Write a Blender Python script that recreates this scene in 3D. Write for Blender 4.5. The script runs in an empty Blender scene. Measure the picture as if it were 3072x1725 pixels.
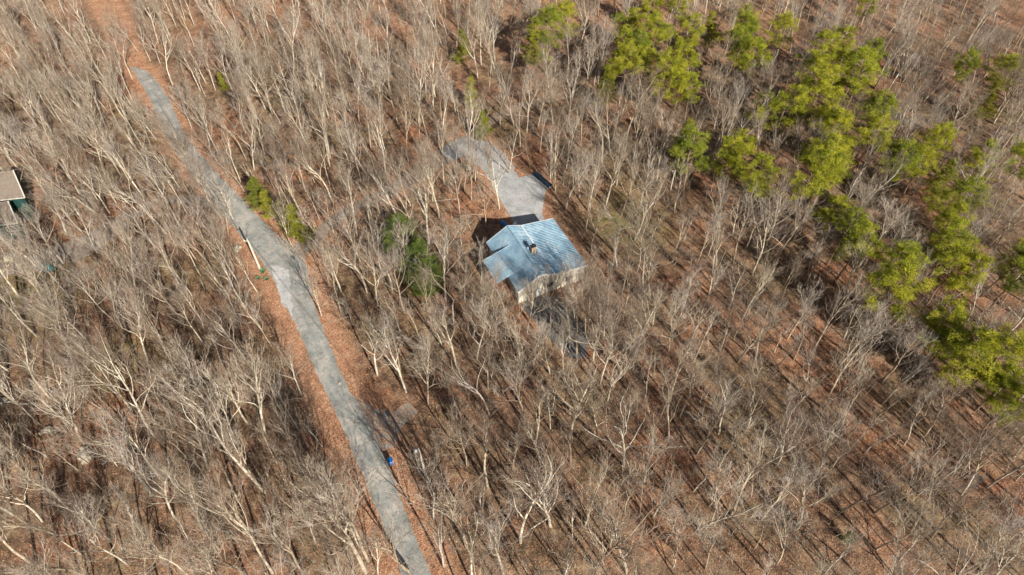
import bpy, math, random
import numpy as np
from mathutils import Vector, Matrix, Quaternion, noise
R=math.radians
SC=bpy.context.scene
col=SC.collection
# ---------------------------------------------------------------- camera, world, sun, exposure
PW,PH,FP=3072.0,1725.0,2048.0
PITCH=50.0; CH=90.0
camd=bpy.data.cameras.new('camera'); camd.lens=24; camd.sensor_width=36; camd.clip_start=1; camd.clip_end=6000
cam=bpy.data.objects.new('camera',camd); col.objects.link(cam)
cam.location=(0,0,CH); cam.rotation_euler=(R(90-PITCH),0,0)
SC.camera=cam
SC.render.resolution_x=1024; SC.render.resolution_y=575
SUN_AZ=148.5; SUN_EL=32.0            # azimuth clockwise from +Y
w=bpy.data.worlds.new('World'); SC.world=w; w.use_nodes=True
nt=w.node_tree; bg=nt.nodes['Background']; sky=nt.nodes.new('ShaderNodeTexSky')
sky.sky_type='NISHITA'; sky.sun_disc=False; sky.sun_elevation=R(SUN_EL); sky.sun_rotation=R(SUN_AZ)
sky.air_density=1.0; sky.dust_density=1.0
nt.links.new(sky.outputs[0],bg.inputs[0]); bg.inputs[1].default_value=0.05
sd=bpy.data.lights.new('sun','SUN'); sd.energy=5.0; sd.angle=R(0.5); sd.color=(1.0,0.945,0.86)
sun=bpy.data.objects.new('sun',sd); col.objects.link(sun)
sv=Vector((math.sin(R(SUN_AZ))*math.cos(R(SUN_EL)),math.cos(R(SUN_AZ))*math.cos(R(SUN_EL)),math.sin(R(SUN_EL))))
sun.rotation_euler=sv.to_track_quat('Z','Y').to_euler(); sun.location=sv*200
SC.view_settings.view_transform='Standard'; SC.view_settings.look='None'; SC.view_settings.exposure=0.85; SC.view_settings.gamma=1
# ---------------------------------------------------------------- photo point -> ground point
ct,st=math.cos(R(PITCH)),math.sin(R(PITCH))
def at(px,py,z=0.0):
    a=(px-PW/2)/FP; b=-(py-PH/2)/FP
    d=Vector((a,ct+b*st,-st+b*ct)); t=(z-CH)/d.z
    return Vector((0,0,CH))+d*t
def proj(p):
    x,y,z=p[0],p[1],p[2]-CH
    dz=y*ct-z*st
    return PW/2+FP*x/dz, PH/2-FP*(y*st+z*ct)/dz
rnd=random.Random(7)
# ---------------------------------------------------------------- helpers
class MB:
    def __init__(s): s.v=[]; s.f=[]; s.m=[]
    def add(s,vs,fs,mi=0):
        o=len(s.v); s.v+= [tuple(a) for a in vs]; s.f+=[tuple(o+i for i in f) for f in fs]; s.m+=[mi]*len(fs)
    def box(s,c,size,rz=0,M=None,mi=0):
        hx,hy,hz=size[0]/2,size[1]/2,size[2]/2
        vs=[Vector((x,y,z)) for x in(-hx,hx) for y in(-hy,hy) for z in(-hz,hz)]
        rot=Matrix.Rotation(rz,3,'Z'); vs=[rot@a+Vector(c) for a in vs]
        if M is not None: vs=[M@a for a in vs]
        s.add(vs,[(0,1,3,2),(4,6,7,5),(0,4,5,1),(2,3,7,6),(0,2,6,4),(1,5,7,3)],mi)
    def tube(s,pts,rad,n=6,cap=True,mi=0):
        pts=[Vector(p) for p in pts]; rings=[]; vs=[]; fs=[]
        up=None
        for i,p in enumerate(pts):
            d=(pts[min(i+1,len(pts)-1)]-pts[max(i-1,0)]); 
            if d.length<1e-9: d=Vector((0,0,1))
            d.normalize()
            if up is None: up=d.orthogonal().normalized()
            a=(up-d*up.dot(d)); a=a.normalized() if a.length>1e-6 else d.orthogonal().normalized(); up=a
            b=d.cross(a); r=rad[i] if hasattr(rad,'__len__') else rad
            for k in range(n):
                t=2*math.pi*k/n; vs.append(p+(a*math.cos(t)+b*math.sin(t))*r)
        for i in range(len(pts)-1):
            for k in range(n):
                k2=(k+1)%n; fs.append((i*n+k,i*n+k2,(i+1)*n+k2,(i+1)*n+k))
        if cap:
            fs.append(tuple(reversed(range(n)))); o=(len(pts)-1)*n; fs.append(tuple(range(o,o+n)))
        s.add(vs,fs,mi)
    def spike(s,p0,p1,p2,r):            # three sided twig ending in a point
        d=(p2-p0); 
        if d.length<1e-6: return
        d.normalize(); a=d.orthogonal().normalized(); b=d.cross(a); o=len(s.v)
        for p,rr in((p0,r),(p1,r*.7)):
            for k in range(3):
                t=2.0944*k; s.v.append(tuple(p+(a*math.cos(t)+b*math.sin(t))*rr))
        s.v.append(tuple(p2))
        for k in range(3):
            k2=(k+1)%3; s.f.append((o+k,o+k2,o+3+k2,o+3+k)); s.f.append((o+3+k,o+3+k2,o+6))
        s.m+=[0]*6
    def mesh(s,name,mats,smooth=False):
        me=bpy.data.meshes.new(name); me.from_pydata(s.v,[],s.f)
        for m in (mats if isinstance(mats,(list,tuple)) else [mats]): me.materials.append(m)
        if any(s.m): me.polygons.foreach_set('material_index',s.m)
        if smooth: me.polygons.foreach_set('use_smooth',[True]*len(me.polygons))
        me.update(); return me
    def build(s,name,mats,parent=None,smooth=False,**k):
        return link(name,s.mesh(name,mats,smooth),parent,**k)
def link(name,data,parent=None,label=None,cat=None,group=None,kind=None,loc=None,rz=None):
    o=bpy.data.objects.new(name,data); col.objects.link(o)
    if parent is not None: o.parent=parent
    if loc is not None: o.location=loc
    if rz is not None: o.rotation_euler=(0,0,rz)
    if label: o['label']=label
    if cat: o['category']=cat
    if group: o['group']=group
    if kind: o['kind']=kind
    return o
def thing(name,label,cat,loc=(0,0,0),rz=0,group=None): return link(name,None,None,label,cat,group,None,loc,rz)
# ---------------------------------------------------------------- materials
def mat(name,rough=.8,spec=.3):
    m=bpy.data.materials.new(name); m.use_nodes=True; n=m.node_tree.nodes; b=n['Principled BSDF']
    b.inputs['Roughness'].default_value=rough; b.inputs['Specular IOR Level'].default_value=spec
    return m,m.node_tree,b
def N(t,ty,**k):
    n=t.nodes.new(ty)
    for a,b in k.items():
        if a in n.inputs: n.inputs[a].default_value=b
        else: setattr(n,a,b)
    return n
def ramp(t,src,stops):
    r=t.nodes.new('ShaderNodeValToRGB'); e=r.color_ramp.elements
    while len(e)<len(stops): e.new(.5)
    for el,(p,c) in zip(e,stops): el.position=p; el.color=(*c,1)
    t.links.new(src,r.inputs[0]); return r.outputs[0]
def mix(t,f,a,b,mode='MIX'):
    m=t.nodes.new('ShaderNodeMix'); m.data_type='RGBA'; m.blend_type=mode
    for inp,val in((m.inputs[0],f),(m.inputs[6],a),(m.inputs[7],b)):
        if isinstance(val,bpy.types.NodeSocket): t.links.new(val,inp)
        elif isinstance(val,(int,float)): inp.default_value=val
        else: inp.default_value=(*val,1)
    return m.outputs[2]
def noi(t,scale,detail=4,rough=.6,vec=None,dist=0):
    n=N(t,'ShaderNodeTexNoise'); n.inputs['Scale'].default_value=scale; n.inputs['Detail'].default_value=detail
    n.inputs['Roughness'].default_value=rough; n.inputs['Distortion'].default_value=dist
    if vec is None: 
        g=t.nodes.new('ShaderNodeNewGeometry'); vec=g.outputs['Position']
    t.links.new(vec,n.inputs['Vector']); return n.outputs['Fac']
def vor(t,scale,out='Color'):
    n=N(t,'ShaderNodeTexVoronoi'); n.inputs['Scale'].default_value=scale
    g=t.nodes.new('ShaderNodeNewGeometry'); t.links.new(g.outputs['Position'],n.inputs['Vector']); return n.outputs[out]
def bump(t,b,src,strength=.4,dist=.1):
    n=t.nodes.new('ShaderNodeBump'); n.inputs['Strength'].default_value=strength; n.inputs['Distance'].default_value=dist
    t.links.new(src,n.inputs['Height']); t.links.new(n.outputs[0],b.inputs['Normal'])
def simple(name,c,rough=.7,spec=.3,var=.15,scale=3,metal=0):
    m,t,b=mat(name,rough,spec); f=noi(t,scale,5)
    lo=tuple(x*(1-var) for x in c); hi=tuple(min(1,x*(1+var)) for x in c)
    t.links.new(ramp(t,f,[(.3,lo),(.7,hi)]),b.inputs['Base Color']); b.inputs['Metallic'].default_value=metal
    bump(t,b,noi(t,scale*6,3),.15,.02); return m
def m_ground():
    m,t,b=mat('leaf_litter',.95,.1)
    big=noi(t,.07,5,.6); mid=noi(t,.55,6,.7); fine=noi(t,5,5,.75)
    woods=ramp(t,mid,[(.3,(.05,.034,.025)),(.42,(.13,.083,.055)),(.54,(.25,.155,.098)),(.64,(.30,.215,.135)),(.76,(.20,.165,.105))])
    tint=ramp(t,big,[(.35,(.8,.88,.75)),(.5,(1,1,1)),(.62,(1.2,.95,.85))])
    woods=mix(t,1.0,woods,tint,'MULTIPLY')
    cop=ramp(t,noi(t,.45,7,.78),[(.3,(.20,.12,.075)),(.42,(.34,.18,.105)),(.55,(.43,.245,.15)),(.68,(.46,.34,.23)),(.78,(.30,.25,.17))])
    at_=N(t,'ShaderNodeAttribute'); at_.attribute_name='verge'
    ad=t.nodes.new('ShaderNodeMath'); ad.operation='MULTIPLY_ADD'
    t.links.new(fine,ad.inputs[0]); ad.inputs[1].default_value=.9; 
    sb=t.nodes.new('ShaderNodeMath'); sb.operation='MULTIPLY_ADD'; t.links.new(at_.outputs['Fac'],sb.inputs[0]); sb.inputs[1].default_value=1.9; sb.inputs[2].default_value=-.9
    t.links.new(sb.outputs[0],ad.inputs[2])
    cl=t.nodes.new('ShaderNodeClamp'); t.links.new(ad.outputs[0],cl.inputs[0])
    c=mix(t,cl.outputs[0],woods,cop)
    ag=N(t,'ShaderNodeAttribute'); ag.attribute_name='grass'
    gm=t.nodes.new('ShaderNodeMath'); gm.operation='MULTIPLY'; t.links.new(ag.outputs['Fac'],gm.inputs[0])
    t.links.new(ramp(t,noi(t,.5,4,.7),[(.42,(0,0,0)),(.6,(1,1,1))]),gm.inputs[1])
    c=mix(t,gm.outputs[0],c,(.17,.16,.045))
    v=vor(t,5.0); hsv=ramp(t,v,[(0,(.45,.42,.4)),(.35,(.85,.83,.8)),(.7,(1.1,1.08,1.05)),(1,(1.7,1.6,1.5))])
    c=mix(t,.9,c,hsv,'MULTIPLY')
    c=mix(t,.6,c,ramp(t,fine,[(.35,(.6,.6,.6)),(.65,(1.35,1.33,1.3))]),'MULTIPLY')
    t.links.new(c,b.inputs['Base Color']); bump(t,b,fine,.8,.25); return m
def m_road(name,a,bb,c3,lf=(.62,.72)):
    m,t,b=mat(name,.9,.25)
    c=ramp(t,noi(t,.35,6,.65),[(.33,a),(.5,bb),(.66,c3)])
    c=mix(t,.5,c,ramp(t,noi(t,3,6,.75),[(.35,(.72,.72,.74)),(.65,(1.2,1.19,1.15))]),'MULTIPLY')
    la=N(t,'ShaderNodeAttribute'); la.attribute_name='lat'
    c=mix(t,.55,c,ramp(t,la.outputs['Fac'],[(0,(1,1,1)),(.06,(.86,.84,.8)),(.2,(.9,.9,.9)),(.32,(1.15,1.14,1.1)),(.5,(.9,.9,.9)),(.68,(1.15,1.14,1.1)),(.8,(.9,.9,.9)),(.95,(.82,.78,.72))]),'MULTIPLY')
    cr=N(t,'ShaderNodeTexVoronoi'); cr.feature='DISTANCE_TO_EDGE'; cr.inputs['Scale'].default_value=.28
    gg=t.nodes.new('ShaderNodeNewGeometry'); ws=t.nodes.new('ShaderNodeVectorMath'); ws.operation='MULTIPLY_ADD'; nn=N(t,'ShaderNodeTexNoise'); nn.inputs['Scale'].default_value=1.1; nn.inputs['Detail'].default_value=5
    t.links.new(gg.outputs['Position'],nn.inputs['Vector']); t.links.new(nn.outputs['Color'],ws.inputs[0]); ws.inputs[1].default_value=(2.2,2.2,0); t.links.new(gg.outputs['Position'],ws.inputs[2]); t.links.new(ws.outputs[0],cr.inputs['Vector'])
    c=mix(t,.7,c,ramp(t,cr.outputs['Distance'],[(0,(.45,.44,.42)),(.018,(1,1,1))]),'MULTIPLY')
    sp2=t.nodes.new('ShaderNodeSeparateXYZ'); t.links.new(gg.outputs['Position'],sp2.inputs[0]); mr=N(t,'ShaderNodeMapRange'); t.links.new(sp2.outputs['Y'],mr.inputs[0])
    for i_,v_ in ((1,92.),(2,150.),(3,0.),(4,.13)): mr.inputs[i_].default_value=v_
    am=t.nodes.new('ShaderNodeMath'); am.operation='ADD'; t.links.new(noi(t,1.3,8,.8),am.inputs[0]); t.links.new(mr.outputs[0],am.inputs[1])
    c=mix(t,ramp(t,am.outputs[0],[(lf[0],(0,0,0)),(lf[1],(.8,.8,.8))]),c,(.26,.165,.10))
    c=mix(t,.35,c,ramp(t,vor(t,14),[(0,(.6,.6,.6)),(1,(1.4,1.4,1.4))]),'MULTIPLY')
    t.links.new(c,b.inputs['Base Color']); bump(t,b,noi(t,12,5,.7),.3,.03); return m
def m_bark(name,lo,hi,lich):
    m,t,b=mat(name,.9,.15)
    oi=t.nodes.new('ShaderNodeObjectInfo'); tc=t.nodes.new('ShaderNodeTexCoord')
    f=noi(t,2.2,5,.7,tc.outputs['Object'])
    c=ramp(t,f,[(.3,lo),(.6,hi)])
    c=mix(t,ramp(t,noi(t,.9,4,.6,tc.outputs['Object']),[(.5,(0,0,0)),(.65,(.8,.8,.8))]),c,lich)
    c=mix(t,1.0,c,ramp(t,oi.outputs['Random'],[(0,(.5,.45,.40)),(.25,(.75,.68,.60)),(.5,(1,.97,.88)),(.75,(.82,.83,.85)),(1,(1.25,1.22,1.14))]),'MULTIPLY')
    t.links.new(c,b.inputs['Base Color']); return m
def m_needle(name,a,b_,c_):
    m,t,b=mat(name,.7,.2); tc=t.nodes.new('ShaderNodeTexCoord'); oi=t.nodes.new('ShaderNodeObjectInfo')
    c=ramp(t,noi(t,.9,3,.6,tc.outputs['Object']),[(.35,a),(.52,b_),(.68,c_)])
    c=mix(t,1.0,c,ramp(t,oi.outputs['Random'],[(0,(.62,.72,.8)),(.3,(.95,.97,.9)),(.7,(1.05,1.0,.9)),(1,(1.15,1.08,1.0))]),'MULTIPLY')
    t.links.new(c,b.inputs['Base Color'])
    tr=t.nodes.new('ShaderNodeBsdfTranslucent'); t.links.new(c,tr.inputs[0]); ms=t.nodes.new('ShaderNodeMixShader'); ms.inputs[0].default_value=.35
    o=t.nodes['Material Output']; t.links.new(b.outputs[0],ms.inputs[1]); t.links.new(tr.outputs[0],ms.inputs[2]); t.links.new(ms.outputs[0],o.inputs[0])
    return m
M=dict(
 ground=m_ground(),
 road=m_road('worn_asphalt',(.18,.185,.172),(.265,.265,.243),(.38,.35,.31)),
 drive=m_road('grey_gravel',(.15,.145,.135),(.24,.235,.215),(.32,.315,.29),(.42,.52)),
 pad=m_road('pad_gravel',(.25,.25,.25),(.33,.33,.32),(.40,.39,.38)),
 shoulder=m_road('pale_gravel',(.32,.32,.31),(.40,.395,.38),(.48,.47,.45),(.6,.68)),
 dark=m_road('dark_asphalt',(.075,.075,.078),(.11,.108,.105),(.15,.14,.13)),
 bark=m_bark('pale_bark',(.24,.20,.155),(.56,.49,.39),(.66,.63,.53)),
 twig=m_bark('twig_bark',(.15,.12,.097),(.34,.28,.225),(.54,.49,.42)),
 pbark=m_bark('pine_bark',(.16,.10,.07),(.30,.21,.15),(.30,.24,.18)),
 needle=m_needle('pine_needles',(.15,.18,.02),(.35,.36,.03),(.50,.475,.055)),
 cedar=m_needle('cedar_needles',(.18,.19,.025),(.31,.30,.035),(.40,.37,.05)),
 holly=m_needle('evergreen_leaves',(.05,.09,.02),(.11,.17,.03),(.21,.25,.05)),
 wall=simple('cream_siding',(.62,.57,.47),.7),wood=simple('stained_red_wood',(.24,.085,.045),.75,var=.3),
 lwood=simple('orange_wood',(.48,.20,.08),.75,var=.25),tread=simple('tan_tread',(.30,.19,.10),.8,var=.3),
 trim=simple('cream_trim',(.5,.46,.38),.6),white=simple('white_paint',(.75,.74,.72),.5),
 door=simple('brown_door',(.20,.12,.06),.5),glass=simple('dark_glass',(.04,.05,.06),.08,.6),
 brick=simple('tan_brick',(.45,.33,.22),.85,var=.3,scale=5),blackm=simple('dark_metal',(.03,.03,.035),.5),
 blue=simple('blue_plastic',(.006,.11,.34),.4,.5,.1),bluedk=simple('blue_tarp',(.01,.16,.42),.5,.4,.2),
 navy=simple('navy_cover',(.012,.032,.055),.6,.3,.3),pole=simple('pole_wood',(.50,.44,.36),.85,var=.25),
 wire=simple('black_wire',(.02,.02,.02),.6),shing=simple('tan_shingles',(.17,.135,.105),.9,var=.18,scale=2.5),
 green=simple('teal_siding',(.02,.06,.055),.6),teal=simple('teal_metal',(.03,.16,.17),.45),
 rock=simple('pale_rock',(.36,.31,.23),.9,var=.35,scale=2),
 crate=simple('tan_cardboard',(.52,.33,.17),.8,var=.2),
)
def m_roof():
    m,t,b=mat('blue_grey_metal_roof',.5,.5)
    c=ramp(t,noi(t,.5,5,.6),[(.3,(.14,.25,.34)),(.55,(.26,.385,.465)),(.75,(.42,.50,.545))])
    c=mix(t,ramp(t,noi(t,1.6,6,.8),[(.5,(0,0,0)),(.68,(.8,.8,.8))]),c,(.13,.15,.16))
    t.links.new(c,b.inputs['Base Color']); b.inputs['Metallic'].default_value=.25; return m
M['roof']=m_roof()
def m_leaves():
    m,t,b=mat('dead_leaves',.9,.15)
    c=ramp(t,vor(t,9),[(0,(.14,.07,.04)),(.35,(.30,.13,.065)),(.7,(.42,.22,.13)),(1,(.50,.36,.24))])
    t.links.new(c,b.inputs['Base Color']); return m
M['leaf']=m_leaves()
# ---------------------------------------------------------------- road outlines (photo pixels)
K=3072/2575.0
def S(l): return [(x*K,y*K) for x,y in l]
mainL=S([(1020,1490),(1012,1446),(985,1370),(950,1290),(915,1200),(880,1120),(845,1040),(810,970),(780,900),(752,840),(727,780),(702,745),(693,710),(672,680),(640,630),(608,600),(578,555),(540,510),(500,460),(455,405),(418,345),(395,290),(370,235),(345,195),(325,165)])
mainR=S([(1100,1490),(1085,1446),(1052,1370),(1022,1290),(988,1200),(955,1120),(915,1040),(873,970),(850,920),(815,830),(790,770),(781,710),(772,660),(748,625),(725,610),(690,585),(650,545),(605,495),(560,450),(510,395),(465,340),(447,300),(430,255),(400,210),(370,178)])
driveC=S([(745,640),(790,598),(860,540),(920,508),(980,484),(1040,440),(1100,405),(1150,372),(1185,358),(1222,385),(1250,425),(1270,470)]); driveW=[4,3.4,2.9,2.9,3.2,4.2,5,6,6.5,5,5,5]
farC=S([(1165,365),(1200,325),(1255,290),(1320,262),(1400,245),(1480,225)]); 
leftC=S([(600,560),(540,512),(470,497),(400,505),(330,540),(260,590),(190,630),(110,650),(30,670),(-60,690)])
pad=[(1478,545),(1501,528),(1530,540),(1603,521),(1642,555),(1631,600),(1626,640),(1640,700),(1560,720),(1535,655),(1501,600)]
trailC=S([(335,175),(330,140),(310,90),(285,45),(255,-10),(230,-60)])
lowC=[(1590,920),(1640,975),(1690,1035),(1735,1090)]
lowpoly=[(1563,915),(1600,897),(1650,885),(1700,915),(1735,960),(1765,1010),(1755,1075),(1715,1070),(1680,1045),(1640,1010),(1600,960)]
sidepoly=[(1040,1180),(1085,1195),(1130,1228),(1180,1235),(1225,1205),(1250,1235),(1205,1285),(1185,1340),(1150,1352),(1105,1350),(1070,1290)]
def gpts(l): return [at(x,y).xy for x,y in l]
def resample(pts,step):
    out=[]; 
    for a,b in zip(pts[:-1],pts[1:]):
        n=max(1,int((b-a).length/step))
        for i in range(n): out.append(a.lerp(b,i/n))
    out.append(pts[-1]); return out
def smooth(pts,k=2):
    for _ in range(k):
        o=[pts[0]]
        for a,b in zip(pts[:-1],pts[1:]): o+=[a.lerp(b,.25),a.lerp(b,.75)]
        o.append(pts[-1]); pts=o
    return pts
def ribbon(c,w):
    pts=smooth(gpts(c)); n=len(pts); L=[];Rr=[]
    for i,p in enumerate(pts):
        d=(pts[min(i+1,n-1)]-pts[max(i-1,0)]).normalized(); nn=Vector((-d.y,d.x))
        ww=w if not hasattr(w,'__len__') else np.interp(i/(n-1)*(len(w)-1),range(len(w)),w)
        L.append(p+nn*ww/2); Rr.append(p-nn*ww/2)
    return L,Rr
def jag(pts,amp,seed):
    out=[]
    for p in pts:
        q=Vector((p.x,p.y,seed)); out.append(Vector((p.x+amp*noise.noise(q*1.3)+amp*.6*noise.noise(q*4),p.y+amp*noise.noise(q*1.3+Vector((9,9,9)))+amp*.6*noise.noise(q*4+Vector((5,0,0))))))
    return out
def par(pts,n):
    d=[0]; 
    for a,b in zip(pts[:-1],pts[1:]): d.append(d[-1]+(b-a).length)
    out=[]; j=0
    for i in range(n):
        s=d[-1]*i/(n-1)
        while j<len(d)-2 and d[j+1]<s: j+=1
        t=(s-d[j])/max(1e-9,d[j+1]-d[j]); out.append(pts[j].lerp(pts[j+1],t))
    return out
def strip(name,L,Rr,z,m,amp=.25,seed=1,nx=14):
    n=max(20,int(sum((b-a).length for a,b in zip(L[:-1],L[1:]))/.4))
    L=jag(par(L,n),amp,seed); Rr=jag(par(Rr,n),amp,seed+3); mb=MB()
    vs=[]; fs=[]
    for a,b in zip(L,Rr):
        for k in range(nx+1): p=a.lerp(b,k/nx); vs.append((p.x,p.y,z))
    for i in range(n-1):
        for k in range(nx): o=i*(nx+1)+k; fs.append((o,o+1,o+nx+2,o+nx+1))
    mb.add(vs,fs); o=mb.build(name,m,kind='structure')
    a=o.data.attributes.new('lat','FLOAT','POINT'); a.data.foreach_set('value',[k/nx for _ in range(n) for k in range(nx+1)]); return o
def polysheet(name,px,z,m,amp=.2,seed=5):
    pts=gpts(px); pts=jag(resample(pts+[pts[0]],.5)[:-1],amp,seed); mb=MB()
    mb.add([(p.x,p.y,z) for p in pts],[tuple(range(len(pts)))]); return mb.build(name,m,kind='structure')
ML,MR=smooth(gpts(mainL)),smooth(gpts(mainR))
dL,dR=ribbon(driveC,driveW); fL,fR=ribbon(farC,2.6); lL,lR=ribbon(leftC,[3,3,2.6,2.6,3.2,5.5,6,5,4,4]); tL,tR=ribbon(trailC,[4.5,5,6,6,5.5,5])
strip('road',ML,MR,.020,M['road'],.28,1)
strip('driveway',dL,dR,.012,M['drive'],.4,4)
strip('gravel_track',fL,fR,.008,M['drive'],.5,6)
strip('neighbour_driveway',lL,lR,.008,M['drive'],.5,8)
pL,pR=ribbon(S([(1120,392),(1155,372),(1195,372),(1232,395),(1262,435),(1280,475)]),[4,5.5,7,6.5,5.5,5.5]); strip('driveway',pL,pR,.016,M['pad'],.5,21)
polysheet('parking_pad',pad,.024,M['pad'],.12,3)
polysheet('gravel_shoulder',[(812,795),(840,800),(865,812),(872,850),(872,895),(882,955),(858,925),(842,905),(832,860)],.028,M['shoulder'],.45,14)
polysheet('basement_drive',lowpoly,.012,M['dark'],.5,9)
polysheet('side_turnout',sidepoly,.012,M['drive'],.35,12)
# ---------------------------------------------------------------- ground sheet
def poly_of(L,Rr): return [(p.x,p.y) for p in L]+[(p.x,p.y) for p in reversed(Rr)]
roads=[poly_of(ML,MR),poly_of(dL,dR),poly_of(fL,fR),poly_of(lL,lR),poly_of(tL,tR),[tuple(p) for p in gpts(pad)],[tuple(p) for p in gpts(lowpoly)],[tuple(p) for p in gpts(sidepoly)],poly_of(pL,pR)]
def dist_poly(X,Y,poly):
    P=np.array(poly); Q=np.roll(P,-1,0); d=np.full(X.shape,1e9); ins=np.zeros(X.shape,bool)
    for (ax,ay),(bx,by) in zip(P,Q):
        ex,ey=bx-ax,by-ay; l=ex*ex+ey*ey
        if l<1e-9: continue
        t=np.clip(((X-ax)*ex+(Y-ay)*ey)/l,0,1); d=np.minimum(d,np.hypot(X-ax-t*ex,Y-ay-t*ey))
        c=((ay>Y)!=(by>Y)); xi=ax+(Y-ay)*(bx-ax)/((by-ay) if by!=ay else 1e-9); ins^=(c&(X<xi))
    return np.where(ins,0,d)
xs=np.concatenate([[-4000,-1500,-600,-300,-220],np.arange(-170,171,1.0),[220,300,600,1500,4000]])
ys=np.concatenate([[-4000,-1000,-300,-60,-10],np.arange(5,231,1.0),[270,400,800,2000,5000]])
GX,GY=np.meshgrid(xs,ys)
HO=Vector((.97,71.56)); HU=Vector((.9,.436)); HV=Vector((-.436,.9))
def hl(u,v,z=0): p=HO+HU*u+HV*v; return Vector((p.x,p.y,z))
hpoly=[tuple(hl(a,b).xy) for a,b in((-4,-7),(14,-2),(14,14),(-4,14))]
dm=[dist_poly(GX,GY,p) for p in roads]; dall=np.minimum.reduce(dm+[dist_poly(GX,GY,hpoly)])
xy=np.stack([GX,GY],-1)
nz=np.array([noise.fractal(Vector((x*.06,y*.06,3)),1,2,4) for x,y in zip(GX.ravel(),GY.ravel())]).reshape(GX.shape)
GZ=np.clip((dall-2)/12,0,1)*(nz*.9); GZ=np.where((abs(GX)>200)|(GY>250)|(GY<0),0,GZ)
def gz(x,y):
    i=int(np.clip(np.searchsorted(xs,x)-1,0,len(xs)-2)); j=int(np.clip(np.searchsorted(ys,y)-1,0,len(ys)-2))
    tx=(x-xs[i])/(xs[i+1]-xs[i]); ty=(y-ys[j])/(ys[j+1]-ys[j])
    return float((GZ[j,i]*(1-tx)+GZ[j,i+1]*tx)*(1-ty)+(GZ[j+1,i]*(1-tx)+GZ[j+1,i+1]*tx)*ty)
nr,nc=GX.shape
me=bpy.data.meshes.new('ground'); idx=np.arange(nr*nc).reshape(nr,nc)
F=np.stack([idx[:-1,:-1],idx[:-1,1:],idx[1:,1:],idx[1:,:-1]],-1).reshape(-1,4)
me.from_pydata(np.stack([GX,GY,GZ],-1).reshape(-1,3).tolist(),[],F.tolist()); me.materials.append(M['ground'])
me.polygons.foreach_set('use_smooth',[True]*len(me.polygons))
nz2=np.array([noise.noise(Vector((x*.15,y*.15,8))) for x,y in zip(GX.ravel(),GY.ravel())]).reshape(GX.shape)
wv=np.where(GY<95,3.6,2.2)+nz2*2.0
wd=np.minimum(dm[1],dm[5])
verge=np.clip(1.25-(dm[0]/wv),0,1); verge=np.maximum(verge,np.clip(1-dm[4]/1.5,0,1)*1.0); verge=np.maximum(verge,np.clip(.8-wd/4,0,1)); verge=np.maximum(verge,np.clip(.45-dist_poly(GX,GY,hpoly)/14,0,1)); verge=np.maximum(verge,np.clip(.5*(GY-110)/60,0,.5))
grass=np.clip(1.2-np.hypot(GX-22,GY-92)/9,0,1)
for q in ((-1,78,8),(-85,72,12),(-80,82,8),(-62,60,7),(-22,66,3),(60,170,6)): grass=np.maximum(grass,np.clip(1.1-np.hypot(GX-q[0],GY-q[1])/q[2],0,1))
for nm,arr in(('verge',verge),('grass',grass)):
    a=me.attributes.new(nm,'FLOAT','POINT'); a.data.foreach_set('value',arr.ravel().astype(np.float32))
link('ground',me,kind='structure')
strip('leafy_trail',tL,tR,.03,None,.6,15) if False else None
# ---------------------------------------------------------------- house
house=thing('house','cream house with ribbed blue-grey metal roof and brick chimney in the clearing','house',(HO.x,HO.y,0),math.atan2(.436,.9))
def prof(u):     # roof height over the eave line
    return float(np.interp(u,[0,4.05,6.79,13.2],[3.5,5.9,4.78,3.75]))
LEN=12.5
def rib_roof(us,zf,v0,v1,m,name,parent,pitch=.24,h=.045,th=.09):
    mb=MB(); vs=[]; seq=[]; v=v0
    while v<v1-1e-6:
        for dv,dz in((0,0),(.2,0),(.24,h),(.30,h),(.33,0)):
            if v+dv<=v1: seq.append((v+dv,dz))
        v+=pitch
    seq.append((v1,0)); n=len(seq); nu=len(us)
    for u in us:
        for a,dz in seq: vs.append((u,a,zf(u)+dz))
    fs=[(i*n+k,(i+1)*n+k,(i+1)*n+k+1,i*n+k+1) for i in range(nu-1) for k in range(n-1)]
    mb.add(vs,fs)
    o=len(mb.v)                                          # underside and edges
    vs2=[]; 
    for u in us: vs2+= [(u,v0,zf(u)-th),(u,v1,zf(u)-th)]
    fs2=[(2*i,2*i+1,2*i+3,2*i+2) for i in range(nu-1)]
    mb.add(vs2,fs2)
    for i in range(nu-1):
        mb.f.append((o+2*i,o+2*i+2,(i+1)*n,i*n)); mb.f.append((o+2*i+3,o+2*i+1,i*n+n-1,(i+1)*n+n-1)); mb.m+=[0,0]
    mb.f.append((o,)+tuple(range(0,n))+(o+1,)); mb.f.append((o+2*nu-2,o+2*nu-1)+tuple(reversed(range((nu-1)*n,nu*n)))); mb.m+=[0,0]
    return mb.build(name,m,parent)
roof=rib_roof([0,4.05,6.79,13.2],prof,0,LEN,M['roof'],'roof',house,pitch=.38,h=.085)
mb=MB(); mb.tube([(4.05,-.03,5.93),(4.05,LEN+.03,5.93)],.09,8); mb.build('ridge_cap',M['roof'],roof)
mb=MB(); mb.box((6.79,LEN/2,4.84),(.16,LEN,.03)); mb.build('transition_flashing',M['white'],roof)
for v in(-.06,LEN+.06):
    mb=MB()
    P=[(0,3.5),(4.05,5.9),(6.79,4.78),(13.2,3.75)]; vs=[]
    for u,z in P: vs+=[(u,v-.03,z-.22),(u,v+.03,z-.22),(u,v+.03,z+.05),(u,v-.03,z+.05)]
    mb.add(vs,[(4*i+k,4*i+(k+1)%4,4*i+4+(k+1)%4,4*i+4+k) for i in range(3) for k in range(4)]+[(3,2,1,0),(12,13,14,15)])
    mb.build('bargeboard',M['white'],roof)
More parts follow.
